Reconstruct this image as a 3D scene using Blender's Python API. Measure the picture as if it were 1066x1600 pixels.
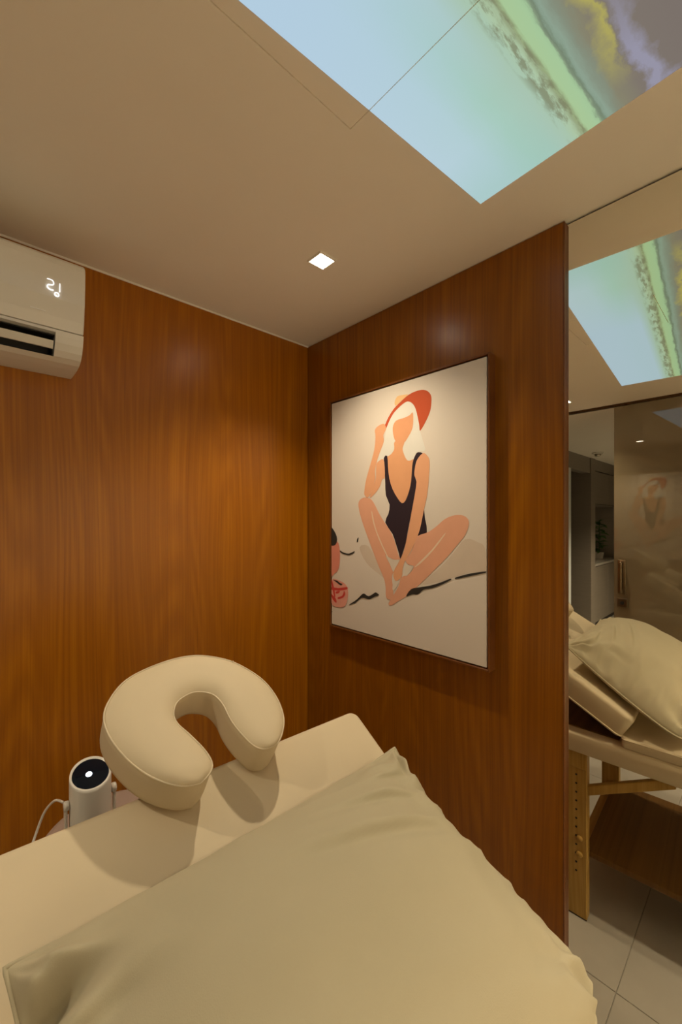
import bpy, bmesh, math, random
from mathutils import Vector, Matrix, noise

for o in list(bpy.data.objects):
    bpy.data.objects.remove(o)
SC = bpy.context.scene
COL = SC.collection
R = math.radians

# ------------------------------------------------------------------ camera
TH = 0.7517
EYE = 1.53
cam_d = bpy.data.cameras.new('camera')
cam = bpy.data.objects.new('camera', cam_d)
COL.objects.link(cam)
cam.location = (0, 0, EYE)
cam.rotation_euler = (R(90), 0, -TH)
cam_d.sensor_fit = 'AUTO'
cam_d.sensor_width = 36
cam_d.lens = 634.0 / 1600 * 36
cam_d.shift_y = 9.2 / 1600
cam_d.clip_start = 0.01
SC.camera = cam

# ------------------------------------------------------------------ world, light levels, exposure
w = bpy.data.worlds.new('world')
SC.world = w
w.use_nodes = True
w.node_tree.nodes['Background'].inputs[0].default_value = (0.02, 0.018, 0.015, 1)
w.node_tree.nodes['Background'].inputs[1].default_value = 1.0
SC.view_settings.view_transform = 'Standard'
SC.view_settings.look = 'None'
SC.view_settings.gamma = 1
SC.view_settings.use_curve_mapping = False
SC.view_settings.exposure = 0.0
SC.cycles.max_bounces = 16
SC.cycles.diffuse_bounces = 10
SC.cycles.glossy_bounces = 8
LAMP = (1.0, 0.83, 0.58)
SPOT_W = 36.0
SPOT_ANGLE = 117
SPOT_BLEND = 1.0
LENS_E = 30.0

CEIL = 2.335
XW, YW, XM, XG = 1.1905, 1.5006, 1.2055, -0.985
YB = -1.45
XF = -5.3
YC = 1.69

# ------------------------------------------------------------------ helpers
ORG = {}

def tag(o, label=None, cat=None, group=None, kind=None):
    if label: o['label'] = label
    if cat: o['category'] = cat
    if group: o['group'] = group
    if kind: o['kind'] = kind
    return o

def thing(name, loc, label, cat, group=None):
    o = bpy.data.objects.new(name, None)
    o.empty_display_size = 0.05
    COL.objects.link(o)
    o.location = loc
    ORG[o] = Vector(loc)
    return tag(o, label, cat, group)

def put(name, bm, mat, parent=None, smooth=False, mats=None):
    """link a bmesh built in world coordinates as one mesh object under parent"""
    me = bpy.data.meshes.new(name)
    org = ORG.get(parent, Vector((0, 0, 0)))
    bmesh.ops.translate(bm, verts=bm.verts[:], vec=-org)
    bm.to_mesh(me)
    bm.free()
    for m in (mats or [mat]):
        me.materials.append(m)
    if smooth:
        me.polygons.foreach_set('use_smooth', [True] * len(me.polygons))
    o = bpy.data.objects.new(name, me)
    COL.objects.link(o)
    if parent is not None:
        o.parent = parent
    ORG[o] = org
    return o

def box(x0, x1, y0, y1, z0, z1, bev=0.0, seg=2, bm=None):
    b = bm or bmesh.new()
    r = bmesh.ops.create_cube(b, size=1)
    vs = r['verts']
    bmesh.ops.scale(b, vec=(abs(x1 - x0), abs(y1 - y0), abs(z1 - z0)), verts=vs)
    bmesh.ops.translate(b, vec=((x0 + x1) / 2, (y0 + y1) / 2, (z0 + z1) / 2), verts=vs)
    if bev > 0:
        es = list({e for v in vs for e in v.link_edges})
        bmesh.ops.bevel(b, geom=es, offset=bev, segments=seg, profile=0.5, affect='EDGES')
    return b

def obox(M, sx, sy, sz, bev=0.0, seg=2, bm=None):
    """box of size sx,sy,sz centred at origin, bevelled, then moved by matrix M"""
    b2 = box(-sx / 2, sx / 2, -sy / 2, sy / 2, -sz / 2, sz / 2, bev, seg)
    bmesh.ops.transform(b2, matrix=M, verts=b2.verts[:])
    if bm is None:
        return b2
    me = bpy.data.meshes.new('tmp'); b2.to_mesh(me); b2.free(); bm.from_mesh(me); bpy.data.meshes.remove(me)
    return bm

def bar(p, q, sx, sy, bev=0.0, bm=None, up=(0, 0, 1)):
    p, q = Vector(p), Vector(q)
    d = (q - p)
    z = d.normalized()
    u = Vector(up)
    if abs(z.dot(u)) > 0.98: u = Vector((1, 0, 0))
    x = u.cross(z).normalized()
    y = z.cross(x)
    M = Matrix(((x.x, y.x, z.x, 0), (x.y, y.y, z.y, 0), (x.z, y.z, z.z, 0), (0, 0, 0, 1)))
    M = Matrix.Translation((p + q) / 2) @ M
    return obox(M, sx, sy, d.length, bev, 2, bm)

def smooth_path(pts, n=8, closed=False):
    """Catmull-Rom through pts (tuples of any length)"""
    out = []
    N = len(pts)
    rng = range(N if closed else N - 1)
    for i in rng:
        if closed:
            p0, p1, p2, p3 = pts[i - 1], pts[i], pts[(i + 1) % N], pts[(i + 2) % N]
        else:
            p0, p1, p2, p3 = pts[max(i - 1, 0)], pts[i], pts[i + 1], pts[min(i + 2, N - 1)]
        for k in range(n):
            t = k / n
            out.append(tuple(0.5 * ((2 * b) + (c - a) * t + (2 * a - 5 * b + 4 * c - d) * t * t + (3 * b - a - 3 * c + d) * t ** 3)
                             for a, b, c, d in zip(p0, p1, p2, p3)))
    if not closed:
        out.append(tuple(pts[-1]))
    return out

def tube(pts, r, seg=8, closed=False, bm=None, caps=True):
    b = bm or bmesh.new()
    P = [Vector(p) for p in pts]
    n = len(P)
    rings = []
    prev = None
    for i in range(n):
        a = P[i - 1] if (i > 0 or closed) else P[0]
        c = P[(i + 1) % n] if (i < n - 1 or closed) else P[-1]
        t = (c - a).normalized()
        if prev is None:
            u = Vector((0, 0, 1)) if abs(t.z) < 0.9 else Vector((1, 0, 0))
            x = u.cross(t).normalized()
        else:
            x = (prev - t * prev.dot(t)).normalized()
        prev = x
        y = t.cross(x)
        rings.append([b.verts.new(P[i] + r * (math.cos(2 * math.pi * k / seg) * x + math.sin(2 * math.pi * k / seg) * y)) for k in range(seg)])
    m = n if closed else n - 1
    for i in range(m):
        A, B = rings[i], rings[(i + 1) % n]
        for k in range(seg):
            b.faces.new((A[k], A[(k + 1) % seg], B[(k + 1) % seg], B[k]))
    if caps and not closed:
        b.faces.new(list(reversed(rings[0])))
        b.faces.new(rings[-1])
    return b

def lathe(prof, c, seg=32, bm=None, M=None):
    """profile [(r,z)] turned about the vertical axis through c"""
    b = bm or bmesh.new()
    rings = []
    new = []
    for r, z in prof:
        if r < 1e-6:
            v = b.verts.new((0, 0, z)); rings.append([v]); new.append(v)
        else:
            ring = [b.verts.new((r * math.cos(2 * math.pi * k / seg), r * math.sin(2 * math.pi * k / seg), z)) for k in range(seg)]
            rings.append(ring); new += ring
    for A, B in zip(rings, rings[1:]):
        for k in range(seg):
            k2 = (k + 1) % seg
            if len(A) == 1 and len(B) == 1: continue
            if len(A) == 1: b.faces.new((A[0], B[k], B[k2]))
            elif len(B) == 1: b.faces.new((A[k], B[0], A[k2]))
            else: b.faces.new((A[k], A[k2], B[k2], B[k]))
    if M is not None:
        bmesh.ops.transform(b, matrix=M, verts=new)
    bmesh.ops.translate(b, vec=c, verts=new)
    bmesh.ops.recalc_face_normals(b, faces=b.faces[:])
    return b

def extrude_profile(prof, x0, x1, axis='X'):
    """closed profile of (y,z) points extruded along x"""
    b = bmesh.new()
    A = [b.verts.new((x0, y, z)) for y, z in prof]
    B = [b.verts.new((x1, y, z)) for y, z in prof]
    n = len(prof)
    for k in range(n):
        b.faces.new((A[k], A[(k + 1) % n], B[(k + 1) % n], B[k]))
    b.faces.new(list(reversed(A))); b.faces.new(B)
    bmesh.ops.recalc_face_normals(b, faces=b.faces[:])
    return b

# ------------------------------------------------------------------ materials
def mat(name, col, rough=0.5, spec=0.5, metal=0.0, coat=0.0, emis=None, estr=0.0):
    m = bpy.data.materials.new(name)
    m.use_nodes = True
    p = m.node_tree.nodes['Principled BSDF']
    p.inputs['Base Color'].default_value = (*col, 1)
    p.inputs['Roughness'].default_value = rough
    p.inputs['Specular IOR Level'].default_value = spec
    p.inputs['Metallic'].default_value = metal
    p.inputs['Coat Weight'].default_value = coat
    if emis:
        p.inputs['Emission Color'].default_value = (*emis, 1)
        p.inputs['Emission Strength'].default_value = estr
    return m

def N(m, t, **kw):
    n = m.node_tree.nodes.new(t)
    for k, v in kw.items():
        if k.startswith('in_'):
            n.inputs[int(k[3:])].default_value = v
        else:
            setattr(n, k, v)
    return n

def L(m, a, ai, b, bi):
    m.node_tree.links.new(a.outputs[ai], b.inputs[bi])

def ramp(m, stops, interp='LINEAR'):
    r = N(m, 'ShaderNodeValToRGB')
    e = r.color_ramp.elements
    r.color_ramp.interpolation = interp
    while len(e) < len(stops): e.new(0.5)
    for s, (p, c) in zip(e, stops):
        s.position = p; s.color = (*c, 1)
    return r

def add_noise_colour(m, c1, c2, scale=(8, 8, 8), detail=4, bump=0.0, bscale=(200, 200, 200), bdist=0.001):
    p = m.node_tree.nodes['Principled BSDF']
    tc = N(m, 'ShaderNodeTexCoord')
    mp = N(m, 'ShaderNodeMapping'); mp.inputs['Scale'].default_value = scale
    L(m, tc, 'Object', mp, 0)
    nz = N(m, 'ShaderNodeTexNoise'); nz.inputs['Scale'].default_value = 1; nz.inputs['Detail'].default_value = detail
    L(m, mp, 0, nz, 'Vector')
    r = ramp(m, [(0.3, c1), (0.7, c2)])
    L(m, nz, 0, r, 0)
    L(m, r, 0, p, 'Base Color')
    if bump > 0:
        mp2 = N(m, 'ShaderNodeMapping'); mp2.inputs['Scale'].default_value = bscale
        L(m, tc, 'Object', mp2, 0)
        n2 = N(m, 'ShaderNodeTexNoise'); n2.inputs['Scale'].default_value = 1; n2.inputs['Detail'].default_value = 3
        L(m, mp2, 0, n2, 'Vector')
        b = N(m, 'ShaderNodeBump'); b.inputs['Strength'].default_value = bump; b.inputs['Distance'].default_value = bdist
        L(m, n2, 0, b, 'Height')
        L(m, b, 0, p, 'Normal')
    return m

def wood(name, axis, dark, mid, light, rough=0.3, seed=0.0, fine=1.0, coat=0.45, loops=0.22):
    """vertical-grain veneer; axis is the horizontal direction along the wall (0=x, 1=y)"""
    m = mat(name, mid, rough, 0.22)
    p = m.node_tree.nodes['Principled BSDF']
    p.inputs['Coat Weight'].default_value = coat
    p.inputs['Coat Roughness'].default_value = 0.33
    tc = N(m, 'ShaderNodeTexCoord')
    sep = N(m, 'ShaderNodeSeparateXYZ'); L(m, tc, 'Object', sep, 0)
    # s = along the wall, z = up
    cmb = N(m, 'ShaderNodeCombineXYZ')
    L(m, sep, axis, cmb, 0); L(m, sep, 2, cmb, 1); cmb.inputs[2].default_value = seed
    # slow warp of the grain
    mpw = N(m, 'ShaderNodeMapping'); mpw.inputs['Scale'].default_value = (2.2, 0.45, 1); L(m, cmb, 0, mpw, 0)
    nw = N(m, 'ShaderNodeTexNoise'); nw.inputs['Scale'].default_value = 1.0; nw.inputs['Detail'].default_value = 2.0
    L(m, mpw, 0, nw, 'Vector')
    # cathedral bands: wave along s, warped
    mul = N(m, 'ShaderNodeMath', operation='MULTIPLY'); mul.inputs[1].default_value = 0.12; L(m, nw, 0, mul, 0)
    add = N(m, 'ShaderNodeMath', operation='ADD'); L(m, sep, axis, add, 0); L(m, mul, 0, add, 1)
    cm2 = N(m, 'ShaderNodeCombineXYZ'); L(m, add, 0, cm2, 0); L(m, sep, 2, cm2, 1); cm2.inputs[2].default_value = seed
    def nz(sc, det, rgh=0.6):
        mp = N(m, 'ShaderNodeMapping'); mp.inputs['Scale'].default_value = sc; L(m, cm2, 0, mp, 0)
        n = N(m, 'ShaderNodeTexNoise'); n.inputs['Scale'].default_value = 1; n.inputs['Detail'].default_value = det
        n.inputs['Roughness'].default_value = rgh
        L(m, mp, 0, n, 'Vector'); return n
    n1 = nz((24 * fine, 0.35, 1), 3.0)     # broad streaks
    n2 = nz((150 * fine, 0.8, 1), 3.0)     # grain lines
    n3 = nz((420 * fine, 9, 1), 2.0)       # pores
    a1 = N(m, 'ShaderNodeMath', operation='MULTIPLY'); a1.inputs[1].default_value = 0.34; L(m, n1, 0, a1, 0)
    a2 = N(m, 'ShaderNodeMath', operation='MULTIPLY_ADD'); a2.inputs[1].default_value = 0.51; L(m, n2, 0, a2, 0); L(m, a1, 0, a2, 2)
    a3 = N(m, 'ShaderNodeMath', operation='MULTIPLY_ADD'); a3.inputs[1].default_value = 0.15; L(m, n3, 0, a3, 0); L(m, a2, 0, a3, 2)
    # cathedral figure: contour lines of a slow, tall noise
    n4 = nz((4.6, 0.42, 1), 1.0, 0.4)
    sn = N(m, 'ShaderNodeMath', operation='MULTIPLY'); sn.inputs[1].default_value = 120.0; L(m, n4, 0, sn, 0)
    sw = N(m, 'ShaderNodeMath', operation='SINE'); L(m, sn, 0, sw, 0)
    gate = N(m, 'ShaderNodeMapRange'); L(m, n1, 0, gate, 0); gate.inputs[1].default_value = 0.35; gate.inputs[2].default_value = 0.6
    sg = N(m, 'ShaderNodeMath', operation='MULTIPLY'); L(m, sw, 0, sg, 0); L(m, gate, 0, sg, 1)
    a4 = N(m, 'ShaderNodeMath', operation='MULTIPLY_ADD'); a4.inputs[1].default_value = 0.28 * loops; L(m, sg, 0, a4, 0); L(m, a3, 0, a4, 2)
    r = ramp(m, [(0.32, dark), (0.50, mid), (0.68, light)])
    L(m, a4, 0, r, 0); L(m, r, 0, p, 'Base Color')
    b = N(m, 'ShaderNodeBump'); b.inputs['Strength'].default_value = 0.12; b.inputs['Distance'].default_value = 0.0006
    L(m, n2, 0, b, 'Height'); L(m, b, 0, p, 'Normal')
    return m

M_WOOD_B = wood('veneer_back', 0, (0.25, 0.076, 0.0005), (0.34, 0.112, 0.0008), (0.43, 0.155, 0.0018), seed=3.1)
M_WOOD_R = wood('veneer_right_shaded', 1, (0.18, 0.054, 0.0004), (0.25, 0.081, 0.0006), (0.32, 0.113, 0.0013), seed=8.7)  # darker copy of the back veneer; right wall's shade put into the colour
M_CEIL = add_noise_colour(mat('ceiling_paint', (0.75, 0.70, 0.62), 0.7, 0.3), (0.86, 0.83, 0.76), (0.88, 0.85, 0.78), (3, 3, 3), 3)
M_WHITE = add_noise_colour(mat('white_paint', (0.8, 0.78, 0.74), 0.6, 0.3), (0.79, 0.77, 0.73), (0.82, 0.80, 0.76), (5, 5, 5))
M_TILE = add_noise_colour(mat('floor_tile', (0.55, 0.52, 0.47), 0.35, 0.5), (0.36, 0.34, 0.30), (0.43, 0.405, 0.36), (4, 4, 4), 6)
M_GROUT = add_noise_colour(mat('grout', (0.30, 0.28, 0.25), 0.8), (0.31, 0.29, 0.255), (0.35, 0.33, 0.29), (40, 40, 40))
M_VINYL = add_noise_colour(mat('cream_vinyl', (0.72, 0.60, 0.42), 0.64, 0.3), (0.62, 0.53, 0.37), (0.65, 0.555, 0.39), (6, 6, 6), 3, 0.12, (900, 900, 900), 0.0004)
M_PIPE = add_noise_colour(mat('cream_piping', (0.70, 0.58, 0.40), 0.4), (0.60, 0.51, 0.355), (0.64, 0.545, 0.38), (30, 30, 30))
M_COTTON = add_noise_colour(mat('pillow_cotton', (0.76, 0.70, 0.54), 0.85, 0.2), (0.45, 0.405, 0.28), (0.48, 0.43, 0.30), (5, 5, 5), 3, 0.25, (700, 700, 700), 0.0006)
M_PINE = wood('pine', 1, (0.34, 0.20, 0.045), (0.43, 0.265, 0.068), (0.50, 0.32, 0.095), 0.45, 1.0, 1.0, 0.1)
M_SHELF = wood('shelf_wood', 1, (0.10, 0.048, 0.011), (0.14, 0.068, 0.016), (0.18, 0.09, 0.023), 0.45, 2.0, 0.6, 0.1)
M_FRAME = wood('walnut_frame', 1, (0.12, 0.038, 0.009), (0.17, 0.058, 0.013), (0.22, 0.08, 0.02), 0.35, 5.0, 1.0, 0.2)
M_DARK = add_noise_colour(mat('black_paint', (0.01, 0.009, 0.008), 0.5), (0.009, 0.008, 0.007), (0.013, 0.012, 0.010), (50, 50, 50))
M_BRONZE = add_noise_colour(mat('bronze_trim', (0.09, 0.045, 0.015), 0.35, 0.5, 0.6), (0.08, 0.04, 0.013), (0.10, 0.05, 0.017), (50, 50, 3))
M_PLASTIC = add_noise_colour(mat('white_plastic', (0.76, 0.74, 0.68), 0.3, 0.5, 0, 0.2), (0.75, 0.73, 0.67), (0.77, 0.75, 0.69), (9, 9, 9))
M_STEEL = add_noise_colour(mat('brushed_steel', (0.55, 0.50, 0.42), 0.28, 0.5, 1.0), (0.50, 0.46, 0.39), (0.60, 0.55, 0.46), (5, 5, 200))
M_GREYLAM = add_noise_colour(mat('grey_laminate', (0.20, 0.175, 0.15), 0.45), (0.21, 0.183, 0.152), (0.235, 0.205, 0.172), (4, 4, 60))
M_DARKLAM = add_noise_colour(mat('dark_laminate', (0.05, 0.038, 0.03), 0.5), (0.045, 0.035, 0.028), (0.056, 0.044, 0.035), (4, 4, 60))
M_HANDLE = add_noise_colour(mat('dark_bronze_handle', (0.24, 0.18, 0.11), 0.3, 0.5, 0.9), (0.22, 0.165, 0.10), (0.26, 0.195, 0.12), (5, 5, 150))
M_STONE = add_noise_colour(mat('counter_stone', (0.42, 0.40, 0.37), 0.2), (0.38, 0.36, 0.33), (0.47, 0.45, 0.41), (25, 25, 25), 8)
M_STOOL = add_noise_colour(mat('mauve_lacquer', (0.36, 0.27, 0.23), 0.4), (0.34, 0.255, 0.215), (0.38, 0.285, 0.245), (12, 12, 12))
M_LEAF = add_noise_colour(mat('leaf_green', (0.05, 0.13, 0.03), 0.5), (0.03, 0.09, 0.02), (0.08, 0.18, 0.04), (60, 60, 60))
M_GLASSBLK = add_noise_colour(mat('black_glass', (0.006, 0.010, 0.016), 0.06, 0.35), (0.003, 0.007, 0.014), (0.004, 0.009, 0.018), (20, 20, 20))
M_LENS = mat('lamp_lens', (0.9, 0.9, 0.85), 0.4, emis=(1.0, 0.90, 0.74), estr=LENS_E)
M_LED = mat('led_white', (0.9, 0.9, 0.9), 0.4, emis=(0.95, 0.97, 1.0), estr=1.3)
M_PLENS = mat('projector_lens_light', (0.9, 0.9, 0.9), 0.3, emis=(0.80, 0.90, 1.0), estr=2.5)
M_MIRROR = mat('mirror_silver', (0.86, 0.83, 0.74), 0.0, 0.5, 1.0)

def glass_mat():
    m = mat('bronze_glass', (0.22, 0.18, 0.11), 0.02, 1.0)
    nt = m.node_tree
    p = nt.nodes['Principled BSDF']
    p.inputs['Coat Weight'].default_value = 0.7
    p.inputs['Coat Roughness'].default_value = 0.01
    p.inputs['Coat IOR'].default_value = 1.75
    tr = N(m, 'ShaderNodeBsdfTransparent'); tr.inputs[0].default_value = (0.62, 0.54, 0.40, 1)
    mx = N(m, 'ShaderNodeMixShader'); mx.inputs[0].default_value = 0.72
    nz = N(m, 'ShaderNodeTexNoise'); nz.inputs['Scale'].default_value = 4
    r = ramp(m, [(0.3, (0.26, 0.215, 0.14)), (0.7, (0.29, 0.24, 0.155))]); L(m, nz, 0, r, 0); L(m, r, 0, p, 'Base Color')
    L(m, tr, 0, mx, 1); L(m, p, 0, mx, 2)
    L(m, mx, 0, nt.nodes['Material Output'], 0)
    return m
M_GLASS = glass_mat()

# ================================================================== STRUCTURE
# floor: grout bed with separate tiles
fl = put('floor', box(XF, XW + 0.12, YB, 2.4, -0.10, -0.003), M_GROUT)
tag(fl, 'pale stone tiled floor of the treatment room', kind='structure')
TS = 0.60
x = 0.87 - 11 * TS
while x < XM:
    y = YB
    while y < 2.4:
        x0, x1 = max(x + 0.0012, XF), min(x + TS - 0.0012, XM + 0.008)
        y0, y1 = y + 0.0012, min(y + TS - 0.0012, 2.4)
        if x1 - x0 > 0.02 and y1 - y0 > 0.02:
            put('tile', box(x0, x1, y0, y1, -0.004, 0.0, 0.0008, 1), M_TILE, fl)
        y += TS
    x += TS

# ceiling with a square access hatch set in a narrow gap
HX0, HX1, HY0, HY1 = 0.2836, 0.5876, 0.300, 0.6002
G = 0.0013
b = bmesh.new()
zc = CEIL
box(XF, HX0 - G, YB, 2.4, zc, zc + 0.08, bm=b)
box(HX1 + G, XW + 0.12, YB, 2.4, zc, zc + 0.08, bm=b)
box(HX0 - G, HX1 + G, YB, HY0 - G, zc, zc + 0.08, bm=b)
box(HX0 - G, HX1 + G, HY1 + G, 2.4, zc, zc + 0.08, bm=b)
ce = put('ceiling', b, M_CEIL)
tag(ce, 'plain off white painted ceiling', kind='structure')
put('access_hatch', box(HX0 + G, HX1 - G, HY0 + G, HY1 - G, zc, zc + 0.0028), M_CEIL, ce)
put('hatch_backing', box(HX0 - 0.01, HX1 + 0.01, HY0 - 0.01, HY1 + 0.01, zc + 0.0030, zc + 0.012), M_CEIL, ce)

# back wall (wood veneer on the far side)
wb = put('wall_back', box(XG - 0.06, XW + 0.12, YW + 0.016, YW + 0.11, 0, CEIL), M_WHITE)
tag(wb, 'warm brown wood veneer wall behind the massage table', kind='structure')
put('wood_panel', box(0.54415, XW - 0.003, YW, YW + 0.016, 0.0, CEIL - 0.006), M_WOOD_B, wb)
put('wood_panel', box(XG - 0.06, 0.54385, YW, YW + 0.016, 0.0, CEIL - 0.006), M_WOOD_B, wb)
tr1 = put('trim_1', box(XG - 0.05, XW - 0.001, YW - 0.003, YW + 0.016, CEIL - 0.006, CEIL), M_WHITE)
tag(tr1, 'thin pale trim along the top of the back wall', kind='structure')

# right wall: veneer panel, then the mirror
PE = 0.392
wr = put('wall_right', box(XM + 0.012, XW + 0.12, YB, YW + 0.016, 0, CEIL), M_WHITE)
tag(wr, 'wood veneer wall on the right carrying the painting', kind='structure')
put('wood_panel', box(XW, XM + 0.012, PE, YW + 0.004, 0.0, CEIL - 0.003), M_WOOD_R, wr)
put('edge_trim', box(XW - 0.0015, XM + 0.012, PE - 0.004, PE, 0.0, CEIL - 0.003, 0.0008, 1), M_FRAME, wr)

mi = thing('wall_mirror', (XM, (YB + PE) / 2, 0), 'tall frameless mirror wall beside the wood panel', 'mirror')
put('mirror_glass', box(XM, XM + 0.006, YB, PE - 0.0045, 0.0, CEIL - 0.007), M_MIRROR, mi)
put('backing_board', box(XM + 0.006, XM + 0.012, YB, PE - 0.0045, 0.0, CEIL - 0.002), M_DARK, mi)

# front wall behind the viewer, far walls of the next room
wf = put('wall_front', box(XF - 0.1, XW + 0.12, YB - 0.1, YB, 0, CEIL), M_WHITE)
tag(wf, 'plain pale wall', kind='structure')

# left side: glass partition with a tall glass door; the door stands open on the far part
d1 = put('door_1', box(XG - 0.006, XG + 0.006, -0.55, 0.782, 0.006, CEIL - 0.018, 0.001, 1), M_GLASS)
tag(d1, 'tall tinted glass sliding door reflected in the mirror', kind='structure')
b = tube(smooth_path([(XG + 0.012, 0.735, 1.015), (XG + 0.040, 0.735, 1.015), (XG + 0.045, 0.735, 1.03), (XG + 0.045, 0.735, 1.20),
                      (XG + 0.040, 0.735, 1.215), (XG + 0.012, 0.735, 1.215)], 4), 0.009, 10)
box(XG + 0.006, XG + 0.013, 0.712, 0.758, 0.995, 1.235, 0.003, 2, b)
put('handle', b, M_HANDLE, d1, True)
b = box(XG + 0.006, XG + 0.022, 0.700, 0.760, 0.905, 0.965, 0.003, 2)
put('lock', b, M_HANDLE, d1)
b = lathe([(0.0, 0.0), (0.012, 0.0), (0.012, 0.006), (0.0, 0.006)], (0, 0, 0), 16, M=Matrix.Rotation(R(90), 4, 'Y'))
bmesh.ops.translate(b, verts=b.verts[:], vec=(XG + 0.022, 0.73, 0.935))
put('key_cylinder', b, M_DARK, d1)
wg = put('window_1', box(XG - 0.006, XG + 0.006, YB, -0.555, 0.006, CEIL - 0.018, 0.001, 1), M_GLASS)
tag(wg, 'fixed tinted glass panel beside the sliding door', kind='structure')
t2 = put('trim_2', box(XG - 0.02, XG + 0.014, YB, YW, CEIL - 0.016, CEIL), M_BRONZE)
tag(t2, 'dark slim ceiling track above the glass door', kind='structure')

# next room: wall line at YC with a dark doorway and a niche for the kitchen unit
b = bmesh.new()
box(-2.82, XG - 0.06, YC, YC + 0.1, 0, CEIL, bm=b)
box(-3.73, -2.82, YC, YC + 0.1, 2.13, CEIL, bm=b)
box(-3.92, -3.73, YC - 0.012, YC + 0.6, 0, CEIL, bm=b)
box(XF, -3.92, YC, YC + 0.1, 2.18, CEIL, bm=b)
wq = put('wall_far', b, M_GREYLAM)
tag(wq, 'grey brown wall of the adjoining room', kind='structure')
sp_ = put('wall_splashback', box(XF, -3.92, YC + 0.36, YC + 0.46, 0, CEIL), M_WHITE)
tag(sp_, 'pale splashback wall behind the counter niche', kind='structure')
b = bmesh.new()
box(-3.73, -2.82, YC + 0.55, YC + 0.65, 0, CEIL, bm=b)
box(-2.82, -2.75, YC + 0.1, YC + 0.65, 0, CEIL, bm=b)
w5 = put('wall_recess', b, M_DARKLAM)
tag(w5, 'dark recess behind the doorway of the adjoining room', kind='structure')
b = box(-2.93, -2.83, YC - 0.02, YC + 0.03, 0, 2.13, 0.004, 2)
d2 = put('door_2', b, mat('pale_aluminium', (0.72, 0.78, 0.80), 0.3, 0.5, 0.1))
tag(d2, 'pale metal edge of a doorway in the adjoining room', kind='structure')
we = put('wall_end', box(XF - 0.1, XF, YB, 2.4, 0, CEIL), M_GREYLAM)
tag(we, 'far end wall of the adjoining room', kind='structure')

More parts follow.
